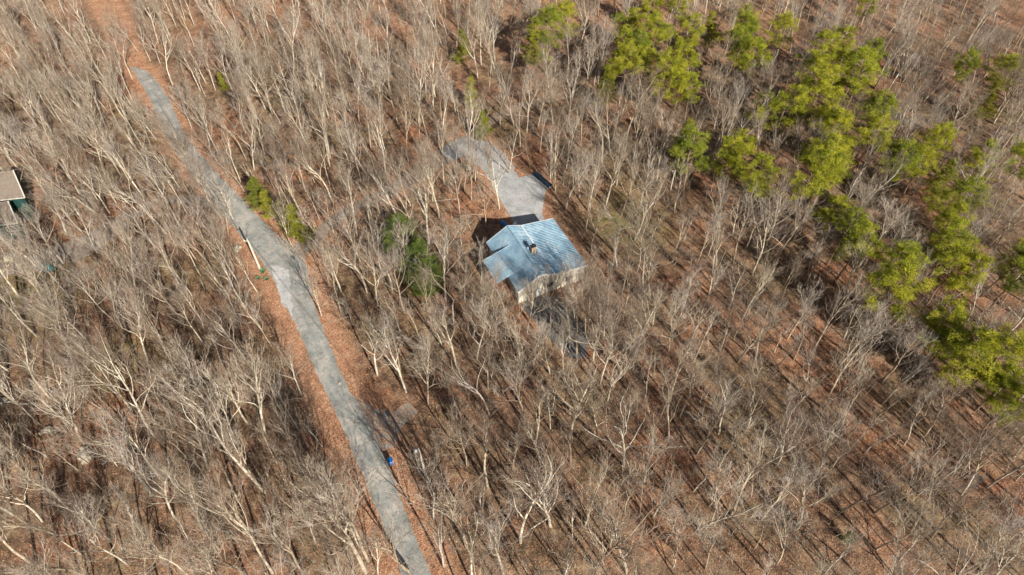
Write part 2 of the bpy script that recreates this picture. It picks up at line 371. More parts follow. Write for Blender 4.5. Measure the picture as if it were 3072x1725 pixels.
# walls: prism under the roof profile
w0,w1,v0,v1=.35,12.8,.35,LEN-.35
us=[w0,4.05,6.79,w1]; mb=MB(); vs=[]
for v in(v0,v1):
    for u in us: vs+= [(u,v,-.3),(u,v,prof(u)-.1)]
n=8
fs=[(2*i,2*i+2,2*i+3,2*i+1) for i in range(3)]+[(n+2*i+1,n+2*i+3,n+2*i+2,n+2*i) for i in range(3)]+[(1,0,n,n+1)[::-1],(6,7,n+7,n+6)[::-1]]
mb.add(vs,fs); 
for k in range(1,14):                                    # siding laps on the near gable
    z=k*.33; 
    mb.box(((w0+w1)/2,v0-.012,z),(w1-w0,.024,.03)) if z<3.2 else None
wall=mb.build('wall',M['wall'],house)
for u in (w0,w1):
    mb=MB(); mb.box((u,v0-.02,1.6),(.16,.08,3.3)); mb.build('corner_trim',M['trim'],wall)
def opening(kind,u,v,z,w_,h_,axis,fm,pm):
    mb=MB(); t=.09
    def bx(mb,a,b,w1_,h1,d): 
        if axis=='v': mb.box((u+a,v,z+b),(w1_,d,h1))
        else: mb.box((u,v+a,z+b),(d,w1_,h1))
    bx(mb,0,h_/2,w_+t,t,.12); bx(mb,0,-h_/2,w_+t,t,.12); bx(mb,-w_/2,0,t,h_-t,.12); bx(mb,w_/2,0,t,h_-t,.12)
    if kind=='window': bx(mb,0,0,.05,h_-t,.10)
    f=mb.build(kind,fm,house); mb=MB(); bx(mb,0,0,w_-t,h_-t,.05); mb.build('pane' if kind=='window' else 'door_leaf',pm,f)
opening('door',2.75,v0-.02,1.0,.95,2.05,'v',M['trim'],M['door'])
opening('door',3.95,v0-.02,1.0,.8,2.05,'v',M['trim'],M['white'])
opening('window',6.2,v0-.02,1.9,1.3,1.1,'v',M['trim'],M['glass'])
opening('window',9.8,v0-.02,1.7,1.3,1.1,'v',M['trim'],M['glass'])
opening('window',w0-.02,1.7,2.0,1.1,1.0,'u',M['trim'],M['glass'])
opening('window',w1+.02,4,2.0,1.3,1.1,'u',M['trim'],M['glass'])
opening('window',w1+.02,8.5,2.0,1.3,1.1,'u',M['trim'],M['glass'])
opening('door',5,v1+.02,1.05,.95,2.05,'v',M['trim'],M['white'])
opening('window',9,v1+.02,1.9,1.4,1.1,'v',M['trim'],M['glass'])
# porch roof with posts
pf=lambda u: 5.12+(u-2.7)*.30
prf=rib_roof([-2.35,2.7],pf,3.2,8.95,M['roof'],'porch_roof',house,pitch=.38,h=.085,th=.12)
mb=MB()
for v in(3.4,6.0,8.7): mb.box((-2.1,v,pf(-2.1)/2-.05),(.14,.14,pf(-2.1)-.1))
mb.box((-2.1,6.05,pf(-2.1)-.2),(.1,5.4,.18)); mb.build('porch_post',M['wood'],house)
mb=MB(); mb.box((-1.0,6.2,.95),(2.4,5.4,.12)); mb.build('porch_deck',M['wood'],house)
# chimney
mb=MB(); mb.box((5.5,5.4,5.7),(.75,.6,2.3)); chim=mb.build('chimney',M['brick'],house)
mb=MB(); mb.box((5.5,5.4,6.9),(.9,.74,.1)); mb.tube([(5.5,5.4,6.95),(5.5,5.4,7.2)],.2,10); mb.tube([(5.5,5.4,7.2),(5.5,5.4,7.27)],.27,10); mb.build('chimney_cap',M['blackm'],chim)
mb=MB(); mb.tube([(5.0,6.3,5.3),(5.0,6.3,5.85)],.08,10); mb.tube([(5.0,6.3,5.85),(5.0,6.3,5.95)],.14,10); mb.build('vent_pipe',M['white'],house)
# deck stair beside the left wall, landing and long ramp rail
deck=thing('deck_stair','stained brown stair, landing and rail descending beside the cream house wall','stairs',(HO.x,HO.y,0),math.atan2(.436,.9))
mb=MB()
for s in(-1.75,-.45): mb.tube([(s,3.3,1.2),(s,.4,.35)],.08,4)
mb.build('stringer',M['wood'],deck)
for k in range(9):
    mb=MB(); mb.box((-1.1,3.1-k*.33,1.12-k*.095),(1.2,.24,.05)); mb.build('tread',M['tread'],deck)
mb=MB(); mb.box((-1.0,-.45,.35),(1.5,1.4,.1)); mb.build('landing',M['wood'],deck)
mb=MB()
for a,b in(((-1.75,-1.15),(-.25,-1.15)),((-1.75,-1.15),(-1.75,.25))):
    A=Vector((*a,0)); B=Vector((*b,0)); n=9
    mb.tube([A+Vector((0,0,1.3)),B+Vector((0,0,1.3))],.05,4); mb.tube([A+Vector((0,0,.5)),B+Vector((0,0,.5))],.035,4)
    for k in range(n+1): p=A.lerp(B,k/n); mb.tube([p+Vector((0,0,-.05 if k in(0,n) else .45)),p+Vector((0,0,1.3))],.055 if k in(0,n) else .022,4)
mb.build('landing_rail',M['lwood'],deck)
mb=MB()
for s in(-1.75,-.5):
    mb.tube([(s,3.3,2.1),(s,.35,1.3)],.05,4)
    for k in range(8): t=k/7; mb.tube([(s,3.3-2.9*t,1.15-.8*t),(s,3.3-2.9*t,2.08-.8*t)],.025,4)
mb.build('stair_rail',M['wood'],deck)
ramp_=thing('timber_edging','reddish timber edging wall along the dark drive below the landing','retaining wall',(HO.x,HO.y,0),math.atan2(.436,.9))
mb=MB()
for k in range(3): mb.tube([(.0,-1.6,.12+k*.2),(.05,-3.6,.1+k*.18),(.25,-6.1,.06+k*.1)],.1,4)
mb.build('timber',M['wood'],ramp_)
mb=MB()
for k in range(5): v=-1.6-k*1.1; mb.tube([(.1,v,0),(.1,v,1.15-k*.12)],.05,4)
mb.tube([(.1,-1.6,1.12),(.1,-6.0,.6)],.05,4); mb.build('handrail',M['lwood'],ramp_)
# tank, white bag, dark blue mound
def place(name,label,cat,u,v,rz=0): p=hl(u,v); return thing(name,label,cat,(p.x,p.y,0),rz)
t=place('drum','long blue plastic drum lying in the shade behind the metal roof','drum',6.2,18.0,math.atan2(.9,-.436)+.3)
mb=MB(); L_=2.0; pr=[(-1,.30),(-.98,.36),(-.6,.38),(-.58,.40),(-.5,.38),(.5,.38),(.58,.40),(.6,.38),(.98,.36),(1,.30)]
mb.tube([(a,0,.42) for a,_ in pr],[r for _,r in pr],18); mb.build('shell',M['bluedk'],t,True)
mb=MB(); mb.tube([(1.0,0,.6),(1.05,0,.6)],.07,8); mb.build('bung',M['white'],t)
t=place('bag','white stuffed bag on the shaded ground behind the roof peak','bag',7.8,17.3)
mb=MB()
import bmesh
def blob(mb,c,r,sq=(1,1,1),seed=0,amp=.2,sub=3):
    bm=bmesh.new(); bmesh.ops.create_icosphere(bm,subdivisions=sub,radius=1)
    vs=[]
    for v in bm.verts:
        d=1+amp*noise.noise(v.co*1.6+Vector((seed,seed*2,0)))+amp*.4*noise.noise(v.co*4+Vector((seed,0,3)))
        vs.append(Vector((v.co.x*sq[0],v.co.y*sq[1],v.co.z*sq[2]))*r*d+Vector(c))
    mb.add(vs,[[v.index for v in f.verts] for f in bm.faces]); bm.free()
blob(mb,(0,0,.3),.36,(1,.9,1.0),1,.25); blob(mb,(.22,.38,.3),.3,(1,1,.9),4,.25); mb.build('sack',M['white'],t,True)
mb=MB(); mb.tube([(.4,-.1,.4),(.62,-.2,.5),(.72,-.18,.42)],[.06,.04,.07],6); mb.build('knot',M['white'],t)
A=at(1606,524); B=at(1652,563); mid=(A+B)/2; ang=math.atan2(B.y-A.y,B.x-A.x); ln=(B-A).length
t=thing('dark_mound','long low dark blue mound at the pad edge','mound',(mid.x,mid.y,0),ang)
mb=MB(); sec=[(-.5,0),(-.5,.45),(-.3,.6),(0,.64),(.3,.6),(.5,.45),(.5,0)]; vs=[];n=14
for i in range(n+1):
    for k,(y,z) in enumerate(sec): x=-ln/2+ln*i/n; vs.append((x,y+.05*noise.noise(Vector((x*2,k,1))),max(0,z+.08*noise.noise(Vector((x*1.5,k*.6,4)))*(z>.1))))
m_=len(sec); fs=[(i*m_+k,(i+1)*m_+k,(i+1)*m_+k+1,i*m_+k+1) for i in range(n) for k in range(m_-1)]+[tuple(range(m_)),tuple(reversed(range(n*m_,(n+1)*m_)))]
mb.add(vs,fs); mb.build('cover',M['navy'],t)  # long low mound in a single near-black blue
mb=MB()
for r_ in range(2):
    for k in range(3): mb.tube([(ln/2+.02-.3,-.3+.3*k,.13+.22*r_),(ln/2+.12,-.3+.3*k,.13+.22*r_)],.12,8)
mb.tube([(-ln/2,-.75,.08),(ln/2,-.75,.08)],.09,6); mb.build('log',M['pole'],t)
# ---------------------------------------------------------------- wheelie bin
b0=at(1173,1391)
t=thing('wheelie_bin','blue wheeled rubbish bin with shiny lid beside the road','bin',(b0.x,b0.y,0),R(25))
mb=MB(); mb.add([(-.27,-.3,.12),(.27,-.3,.12),(.27,.27,.12),(-.27,.27,.12),(-.36,-.4,1.1),(.36,-.4,1.1),(.36,.38,1.1),(-.36,.38,1.1)],[(3,2,1,0),(0,1,5,4),(1,2,6,5),(2,3,7,6),(3,0,4,7),(4,5,6,7)])
mb.box((0,-.35,.75),(.5,.03,.05)); mb.build('body',M['blue'],t)
mb=MB(); mb.add([(-.39,-.45,1.1),(.39,-.45,1.1),(.39,.40,1.12),(-.39,.40,1.12),(-.35,-.38,1.17),(.35,-.38,1.17),(.35,.34,1.24),(-.35,.34,1.24)],[(3,2,1,0),(0,1,5,4),(1,2,6,5),(2,3,7,6),(3,0,4,7),(4,5,6,7)]); lid=mb.build('lid',M['blue'],t)
mb=MB(); mb.tube([(-.3,.44,1.08),(.3,.44,1.08)],.03,8); mb.build('handle',M['blue'],t)
mb=MB(); mb.tube([(-.3,.3,.14),(.3,.3,.14)],.025,6); mb.build('axle',M['blackm'],t)
for s in(-.33,.33):
    mb=MB(); mb.tube([(s-.04,.3,.14),(s+.04,.3,.14)],.14,14); mb.build('wheel',M['blackm'],t)
mb=MB(); mb.box((.0,-.345,.6),(.26,.01,.16)); mb.build('sticker',M['white'],t)
# ---------------------------------------------------------------- utility poles and wires
def up(name,label,base,top,h,cross=None,trans=None):
    b=at(*base); tp=at(*top,h); d=tp-b
    t=thing(name,label,'utility pole',(b.x,b.y,0),0,'utility poles along the road')
    mb=MB(); mb.tube([(0,0,-.3),d*.5,d],[.21,.18,.15],12); mb.build('pole',M['pole'],t)
    return t,b,d
p1,b1,d1=up('utility_pole','bare wooden utility pole at the road edge beside green yuccas',(780,807),(742,718),7.5)
mb=MB(); mb.box(d1+Vector((-.28,-.1,-.3)),(.7,.12,.1)); mb.build('crossarm',M['pole'],p1)
mb=MB(); q=d1+Vector((-.55,-.1,-.25)); mb.tube([q,q+Vector((0,0,.22))],[.06,.09],8); mb.build('insulator',M['white'],p1); mb=MB(); mb.tube([d1,d1+Vector((0,0,.2))],[.05,.08],8); mb.build('insulator',M['white'],p1)
p2,b2,d2=up('utility_pole','wooden utility pole with a white transformer can near the blue bin',(1277,1425),(1256,1349),7.5)
mb=MB(); q=d2+Vector((-.42,.0,-.75)); pr=[(0,.12),(.05,.22),(.55,.22),(.62,.16),(.66,.05)]
mb.tube([q+Vector((0,0,a)) for a,_ in pr],[r for _,r in pr],14); mb.build('transformer',M['white'],p2,True)
mb=MB(); mb.tube([d2,d2+Vector((0,0,.22))],[.05,.08],8); mb.build('insulator',M['white'],p2)
for lz in(.55,.3):
    mb=MB(); mb.tube([d2*lz,d2*(lz+.012)],.19,12); mb.build('metal_band',M['blackm'],p2)
T1=b1+d1; T2=b2+d2
def wire(A,B,sag,label):
    t=link('power_line',None,None,label,'power line','overhead power lines'); mb=MB(); pts=[]
    for i in range(31):
        s=i/30; p=A.lerp(B,s); p.z-=sag*4*s*(1-s); pts.append(p-A)
    mb.tube(pts,.022,5); me=mb.mesh('power_line',M['wire']); t2=bpy.data.objects.new('power_line',me); col.objects.link(t2); t2.location=A
    for k in t.keys(): t2[k]=t[k]
    bpy.data.objects.remove(t); return t2
wire(T1+Vector((0,0,.15)),T2+Vector((0,0,.15)),.5,'thin dark wire crossing over the road between the two wooden poles')
T3=at(1350,1800,7.5); wire(T2+Vector((0,0,.1)),T3,.2,'thin dark wire running from the transformer pole down to the bottom edge')
T0=at(470,300,7.5); wire(T1+Vector((-.5,0,0)),T0,.5,'thin dark wire running up-left from the pole by the yuccas')
# ---------------------------------------------------------------- yuccas, rocks, crate, box
def yucca(px,py,s,label):
    b=at(px,py); t=thing('yucca',label,'plant',(b.x,b.y,0),rnd.random()*6,'yuccas at the pole foot'); mb=MB()
    for k in range(70):
        a=rnd.random()*6.283; e=rnd.uniform(.25,1.35); L=s*rnd.uniform(.7,1.1); d=Vector((math.cos(a)*math.cos(e),math.sin(a)*math.cos(e),math.sin(e)))
        sd_=Vector((-math.sin(a),math.cos(a),0))*.03; m0=d*L*.5; tip=d*L-Vector((0,0,.12*L))
        mb.add([sd_*-.7,sd_*.7,m0+sd_,m0-sd_,tip],[(0,1,2,3),(3,2,4)])
    mb.build('leaf_rosette',M['yucca'],t)
M['yucca']=simple('yucca_leaf',(.10,.22,.10),.5,.4,.4)
yucca(790,815,1.0,'large spiky green yucca right at the utility pole foot')
yucca(775,836,.7,'small spiky yucca, left one of the two below the pole')
yucca(800,838,.8,'small spiky yucca, right one of the two below the pole')
def rock(px,py,s,label,seed):
    b=at(px,py); t=thing('boulder',label,'rock',(b.x,b.y,gz(b.x,b.y)),seed); mb=MB(); blob(mb,(0,0,s*.25),s,(1,.75,.5),seed,.5); mb.build('stone',M['rock'],t)
rock(713,748,.8,'tan boulder on orange leaves left of the road by the pole',1)
rock(257,1363,1.3,'large pale boulder in the lower left woods',2)
rock(146,1290,.7,'pale rock, highest of the lower-left rock cluster',3)
rock(128,1297,.5,'small rock, leftmost of the lower-left rock cluster',4)
rock(160,1298,.55,'small rock, rightmost of the lower-left rock cluster',5)
rock(15,1202,.5,'small pale rock near the left edge below the neighbour house',6)
rock(30,775,.9,'pale round rock beside the tan crate near the neighbour house',7)
rock(1020,1150,.3,'small stone lying at the left side of the main road',8)
for k,(x0,y0,x1,y1,rr,lb) in enumerate([(0,1212,95,1212,.16,'pale fallen branch lying at the left edge below the neighbour house'),(815,1605,835,1626,.14,'short fallen log left of the road near the bottom'),(870,1530,885,1560,.13,'short pale log in the leaves left of the lower road'),
  (2470,1290,2560,1330,.12,'thin fallen trunk in the lower right woods'),(600,1560,690,1600,.13,'fallen trunk deep in the lower left woods'),(1190,1010,1240,1040,.12,'fallen log between the main road and the house'),(2050,1240,2110,1300,.12,'fallen trunk among tree shadows right of the house')]):
    A_=at(x0,y0); B_=at(x1,y1); d_=B_-A_; mb=MB(); m0=A_+d_*.5; w_=Vector((-d_.y,d_.x,0))*.06
    t=thing('fallen_log',lb,'log',(A_.x,A_.y,gz(A_.x,A_.y)+rr*.7),0,'fallen logs on the forest floor')
    mb.tube([(0,0,0),d_*.3+w_,d_*.6-w_*.5,d_],[rr,rr*.9,rr*.75,rr*.45],8); mb.build('log',M['bark'],t)
    mb=MB(); mb.tube([d_*.55,d_*.62+w_*5+Vector((0,0,.3)),d_*.75+w_*9+Vector((0,0,.5))],[rr*.4,rr*.3,rr*.1],5); mb.build('branch_stub',M['bark'],t)
b=at(60,752); t=thing('crate','open tan cardboard crate on grass near the neighbour house','crate',(b.x,b.y,0),.6)
mb=MB(); mb.box((0,0,.06),(1.5,.95,.1))
for s in(-1,1): mb.box((s*.72,0,.4),(.06,.95,.6)); mb.box((0,s*.47,.4),(1.38,.06,.6))
mb.box((0,.62,.72),(1.4,.32,.03)); mb.build('carton',M['crate'],t)
b=at(143,812); t=thing('utility_trailer','low dark teal box trailer parked on the neighbour driveway','trailer',(b.x,b.y,0),-.35)
mb=MB(); mb.box((0,0,.55),(2.6,1.2,.08))
for s in(-1,1): mb.box((0,s*.58,.85),(2.6,.05,.5)); mb.box((s*1.28,0,.85),(.05,1.1,.5))
mb.build('bed',M['teal'],t)
mb=MB(); mb.tube([(1.3,0,.5),(2.3,0,.45)],.05,6); mb.build('hitch',M['blackm'],t)
for s in(-.72,.72):
    mb=MB(); mb.tube([(-.1,s-.09,.3),(-.1,s+.09,.3)],.3,14); mb.build('wheel',M['blackm'],t)
# ---------------------------------------------------------------- neighbour house at the left edge
cA=at(52,668,4.2); ax=Vector((-.98,-.17)).normalized(); ay=Vector((-.5,.86)).normalized()
nb=thing('neighbour_house','tan-shingled house with teal walls and cream trim at the left edge','house',(cA.x,cA.y,0),0)
def nbp(a,b,z): p=ax*a+ay*b; return (p.x,p.y,z)
def gable(a0,a1,b0,b1,ze,zr,nm,ov=.4):
    bm_=(b0+b1)/2
    mb=MB(); v=[nbp(a,b,z) for a in(a0+ov,a1-ov) for b,z in((b0+ov,-.3),(b0+ov,ze-.1),(bm_,zr-.25),(b1-ov,ze-.1),(b1-ov,-.3))]
    mb.add(v,[(0,1,2,3,4),(9,8,7,6,5),(0,5,6,1),(3,8,9,4),(4,9,5,0)]); w_=mb.build('wall',M['green'],nb)
    mb=MB()
    for (bb0,z0),(bb1,z1) in(((b0,ze),(bm_,zr)),((b1,ze),(bm_,zr))):
        v=[nbp(a0,bb0,z0),nbp(a1,bb0,z0),nbp(a1,bb1,z1),nbp(a0,bb1,z1)]; v2=[(x,y,z-.15) for x,y,z in v]
        mb.add(v+v2,[(0,1,2,3),(7,6,5,4),(0,4,5,1),(0,3,7,4),(1,5,6,2)])
    r_=mb.build('roof',M['shing'],nb)
    mb=MB()
    for bb,z in((b0,ze),(b1,ze)): mb.tube([nbp(a0-.02,bb,z-.1),nbp(a1,bb,z-.1)],.13,4)
    for bb in(b0,b1): mb.tube([nbp(a0,bb,ze-.05),nbp(a0,bm_,zr-.05)],.11,4)
    mb.build('fascia',M['trim'],r_)
gable(0,14,0,7,4.2,6.6,'front')
gable(-2.5,12,5.5,14.5,5.6,8.6,'rear')
for a,z in((1.8,2.6),(5.2,2.6)):
    mb=MB(); p0=ax*a+ay*.36; rz=math.atan2(ax.y,ax.x)
    for dx,dz,sx,sz in((0,.55,1.6,.12),(0,-.55,1.6,.12),(-.75,0,.12,1),(.75,0,.12,1),(0,0,.08,1)):
        q=Matrix.Rotation(rz,3,'Z')@Vector((dx,0,0)); mb.box((p0.x+q.x,p0.y+q.y,z+dz),(sx,.1,sz),rz)
    f=mb.build('window',M['trim'],nb); mb=MB(); mb.box((p0.x,p0.y,z),(1.4,.05,1),rz); mb.build('pane',M['glass'],f)
# ---------------------------------------------------------------- tree prototypes
def rv(r): return Vector((r.gauss(0,1),r.gauss(0,1),r.gauss(0,1)))
def dev(d,ang,azi):
    a=d.orthogonal().normalized(); b=d.cross(a); s=a*math.cos(azi)+b*math.sin(azi)
    return (d*math.cos(ang)+s*math.sin(ang)).normalized()
def hardwood(seed,H,fork,spread,nl,tw=1.0,lean=0.0,sides=7,lv4=2):
    r=random.Random(seed); TR=MB(); CR=MB()
    rb=H*r.uniform(.009,.0125)
    def grow(p,d,L,r0,level,up_):
        n={0:7,1:7,2:5,3:4,4:2}[level]; pts=[p.copy()]; rad=[r0]; dirs=[d.copy()]; step=L/n
        end={0:.45,1:.28,2:.3,3:.4,4:.3}[level]
        wob={0:.06,1:.14,2:.17,3:.14,4:.1}[level]
        for i in range(n):
            d=(d+rv(r)*wob+Vector((0,0,up_))).normalized(); p=p+d*step; pts.append(p.copy()); dirs.append(d.copy()); rad.append(r0*(1-(1-end)*(i+1)/n))
        if level==0: TR.tube(pts,rad,sides+1)
        elif level==1: TR.tube(pts,rad,5)
        elif level==2: CR.tube(pts,rad,4,False)
        elif level==3: CR.tube(pts,rad,3,False)
        else: CR.spike(pts[0],pts[1],pts[2],r0)
        if level==4: return
        if level==0:
            ks=[(fork+(1-fork)*(k/(nl-1)) if nl>1 else 1) for k in range(nl)]
        else:
            nk={1:int(6*tw),2:int(5*tw),3:lv4}[level]; ks=[.2+.8*((k+r.random()*.8)/nk) for k in range(nk)]
        az=r.random()*6.28
        for j,s in enumerate(ks):
            s=min(1,s); i=min(n-1,int(s*n)); f=s*n-i; q=pts[i].lerp(pts[i+1],f); dd=dirs[i+1]; rr=rad[i]*(1-f)+rad[i+1]*f
            az+=2.4+r.gauss(0,.5)
            if level==0:
                rel=(s-fork)/max(.01,1-fork); ang=spread*.85*(1.15-.75*rel)*r.uniform(.6,1.2); LL=H*(.43-.13*rel)*r.uniform(.75,1.15)*(.7+spread*.45)
                grow(q,dev(dd,ang,az),LL,max(rr*.6,.05),1,.13)
            else:
                ang=r.uniform(.3,.75); LL=L*(.62-.25*s)*r.uniform(.7,1.2)
                lo={1:.9,2:.55,3:.35}[level]; LL=max(LL,lo*.8)
                grow(q,dev(dd,ang,az),LL,{1:max(rr*.5,.022),2:.0145,3:.0085}[level],level+1,{1:.13,2:.10,3:.06}[level])
        if level in(1,2,3): # leader continues as twig
            grow(pts[-1],dirs[-1],L*.3,{1:.02,2:.012,3:.008}[level],min(4,level+1),.08)
    grow(Vector((0,0,-.5)),Vector((lean,0,1)).normalized(),H*.74,rb,0,.02)
    return TR,CR
protos=[]
specs=[ # seed,H,fork,spread,limbs,form
 (11,17,.42,.95,9,'broad'),(12,17,.36,1.05,10,'broad'),(13,18,.48,.85,9,'broad'),(14,16,.3,1.0,9,'forked'),
 (21,19,.5,.55,9,'tall'),(22,20,.55,.5,8,'tall'),(23,19,.45,.6,9,'tall'),(24,18,.5,.65,8,'tall'),
 (15,18,.4,.8,8,'broad'),(16,17,.5,.75,7,'broad'),(25,20,.4,.5,9,'tall'),(26,19,.58,.7,7,'tall'),(31,15,.55,.45,6,'slender'),(32,14,.5,.5,6,'slender'),(33,12,.4,.7,6,'bushy')]
for sd_,H,fk,sp,nl,form in specs:
    TR,CR=hardwood(sd_,H,fk,sp,nl,1.0 if nl>6 else .85)
    zmax=max(v[2] for v in CR.v)
    protos.append(dict(form=form,H=zmax,tm=TR.mesh('trunk',M['bark'],True),cm=CR.mesh('crown',M['twig']),n=len(CR.f)))
print('hardwood crown faces',[p['n'] for p in protos],[round(p['H'],1) for p in protos])
def pine(seed,H,W,base,kind):
    r=random.Random(seed); TR=MB(); CR=MB()
    pts=[Vector((0,0,-.4))]; 
    for i in range(8): pts.append(pts[-1]+Vector((r.gauss(0,.12),r.gauss(0,.12),H/8)))
    TR.tube(pts,[H*.0125*(1-.85*i/8) for i in range(9)],8)
    def tuft(c,rad,n,bl,flat=0):
        for _ in range(n):
            o=rv(r); o.normalize(); o=o*rad*r.random()**.4; o.z*=.65 if not flat else .25
            d=(o*1.2+rv(r)*.45*rad+Vector((0,0,.35*rad))).normalized(); L=bl*r.uniform(.7,1.3)
            s=d.cross(rv(r)).normalized()*bl*.13; p=c+o
            k=len(CR.v); CR.v+=[tuple(p-s),tuple(p+s),tuple(p+d*L)]; CR.f.append((k,k+1,k+2)); CR.m.append(0)
    z=base*H
    while z<H*.97:
        t=(z/H-base)/(1-base)
        env=(math.sin(math.pi*min(1,.22+.80*t))**.7) if kind=='pine' else (1.0-.82*t)
        nb_=r.randint(3,5)
        for k in range(nb_):
            a=r.random()*6.28; L=W*env*r.uniform(.6,1.12); 
            i=min(7,int(z/H*8)); c=pts[i].lerp(pts[i+1],z/H*8-i)
            d=Vector((math.cos(a),math.sin(a),.35 if kind=='pine' else .12)).normalized(); q=[c]
            for j in range(4): d=(d+rv(r)*.12+Vector((0,0,.05))).normalized(); q.append(q[-1]+d*L/4)
            TR.tube(q,[.05,.04,.03,.02,.012],4,False)
            if kind=='pine':
                for j in range(int(6+L*4.2)):
                    s=r.uniform(.3,1)**.6; ii=min(3,int(s*4)); cc=q[ii].lerp(q[ii+1],s*4-ii)+Vector((r.gauss(0,.22),r.gauss(0,.22),r.gauss(0,.15)))*L*.55
                    tuft(cc,r.uniform(.2,.36),26,.21)
            else:
                for j in range(int(5+L*4)):
                    s=r.uniform(.15,1); ii=min(3,int(s*4)); cc=q[ii].lerp(q[ii+1],s*4-ii)
                    sp_=(1-s*.6)*L*.35; cc+=Vector((-d.y,d.x,0))*r.uniform(-sp_,sp_)
                    tuft(cc,r.uniform(.2,.36),22,.24,1)
        z+=H*(.055 if kind=='pine' else .05)
    tuft(pts[-1],.5,60,.3)
    return TR,CR
pp=[]
for sd_,H,W,bs,kind,mt in [(51,13,3.1,.45,'pine','needle'),(52,14,3.5,.48,'pine','needle'),(53,12,2.8,.4,'pine','needle'),(54,13,3.2,.55,'pine','needle'),(55,12,3.6,.25,'cedar','cedar'),(56,10,2.7,.15,'cedar','cedar'),(57,10,3.2,.1,'pine','holly')]:
    TR,CR=pine(sd_,H,W,bs,kind)
    pp.append(dict(H=H,W=W,tm=TR.mesh('trunk',M['pbark'],True),cm=CR.mesh('crown',M[mt]),n=len(CR.f)))
print('pine faces',[p['n'] for p in pp])
def put(proto,loc,quat,s,name,label,cat,group):
    e=bpy.data.objects.new(name,None); col.objects.link(e); e.location=loc; e.rotation_mode='QUATERNION'; e.rotation_quaternion=quat; wd_=rnd.uniform(.85,1.2); e.scale=(s*wd_,s*wd_,s)
    e.empty_display_size=.3
    e['label']=label; e['category']=cat; e['group']=group
    for nm in('tm','cm'):
        o=bpy.data.objects.new('trunk' if nm=='tm' else 'crown',proto[nm]); col.objects.link(o); o.parent=e
    return e
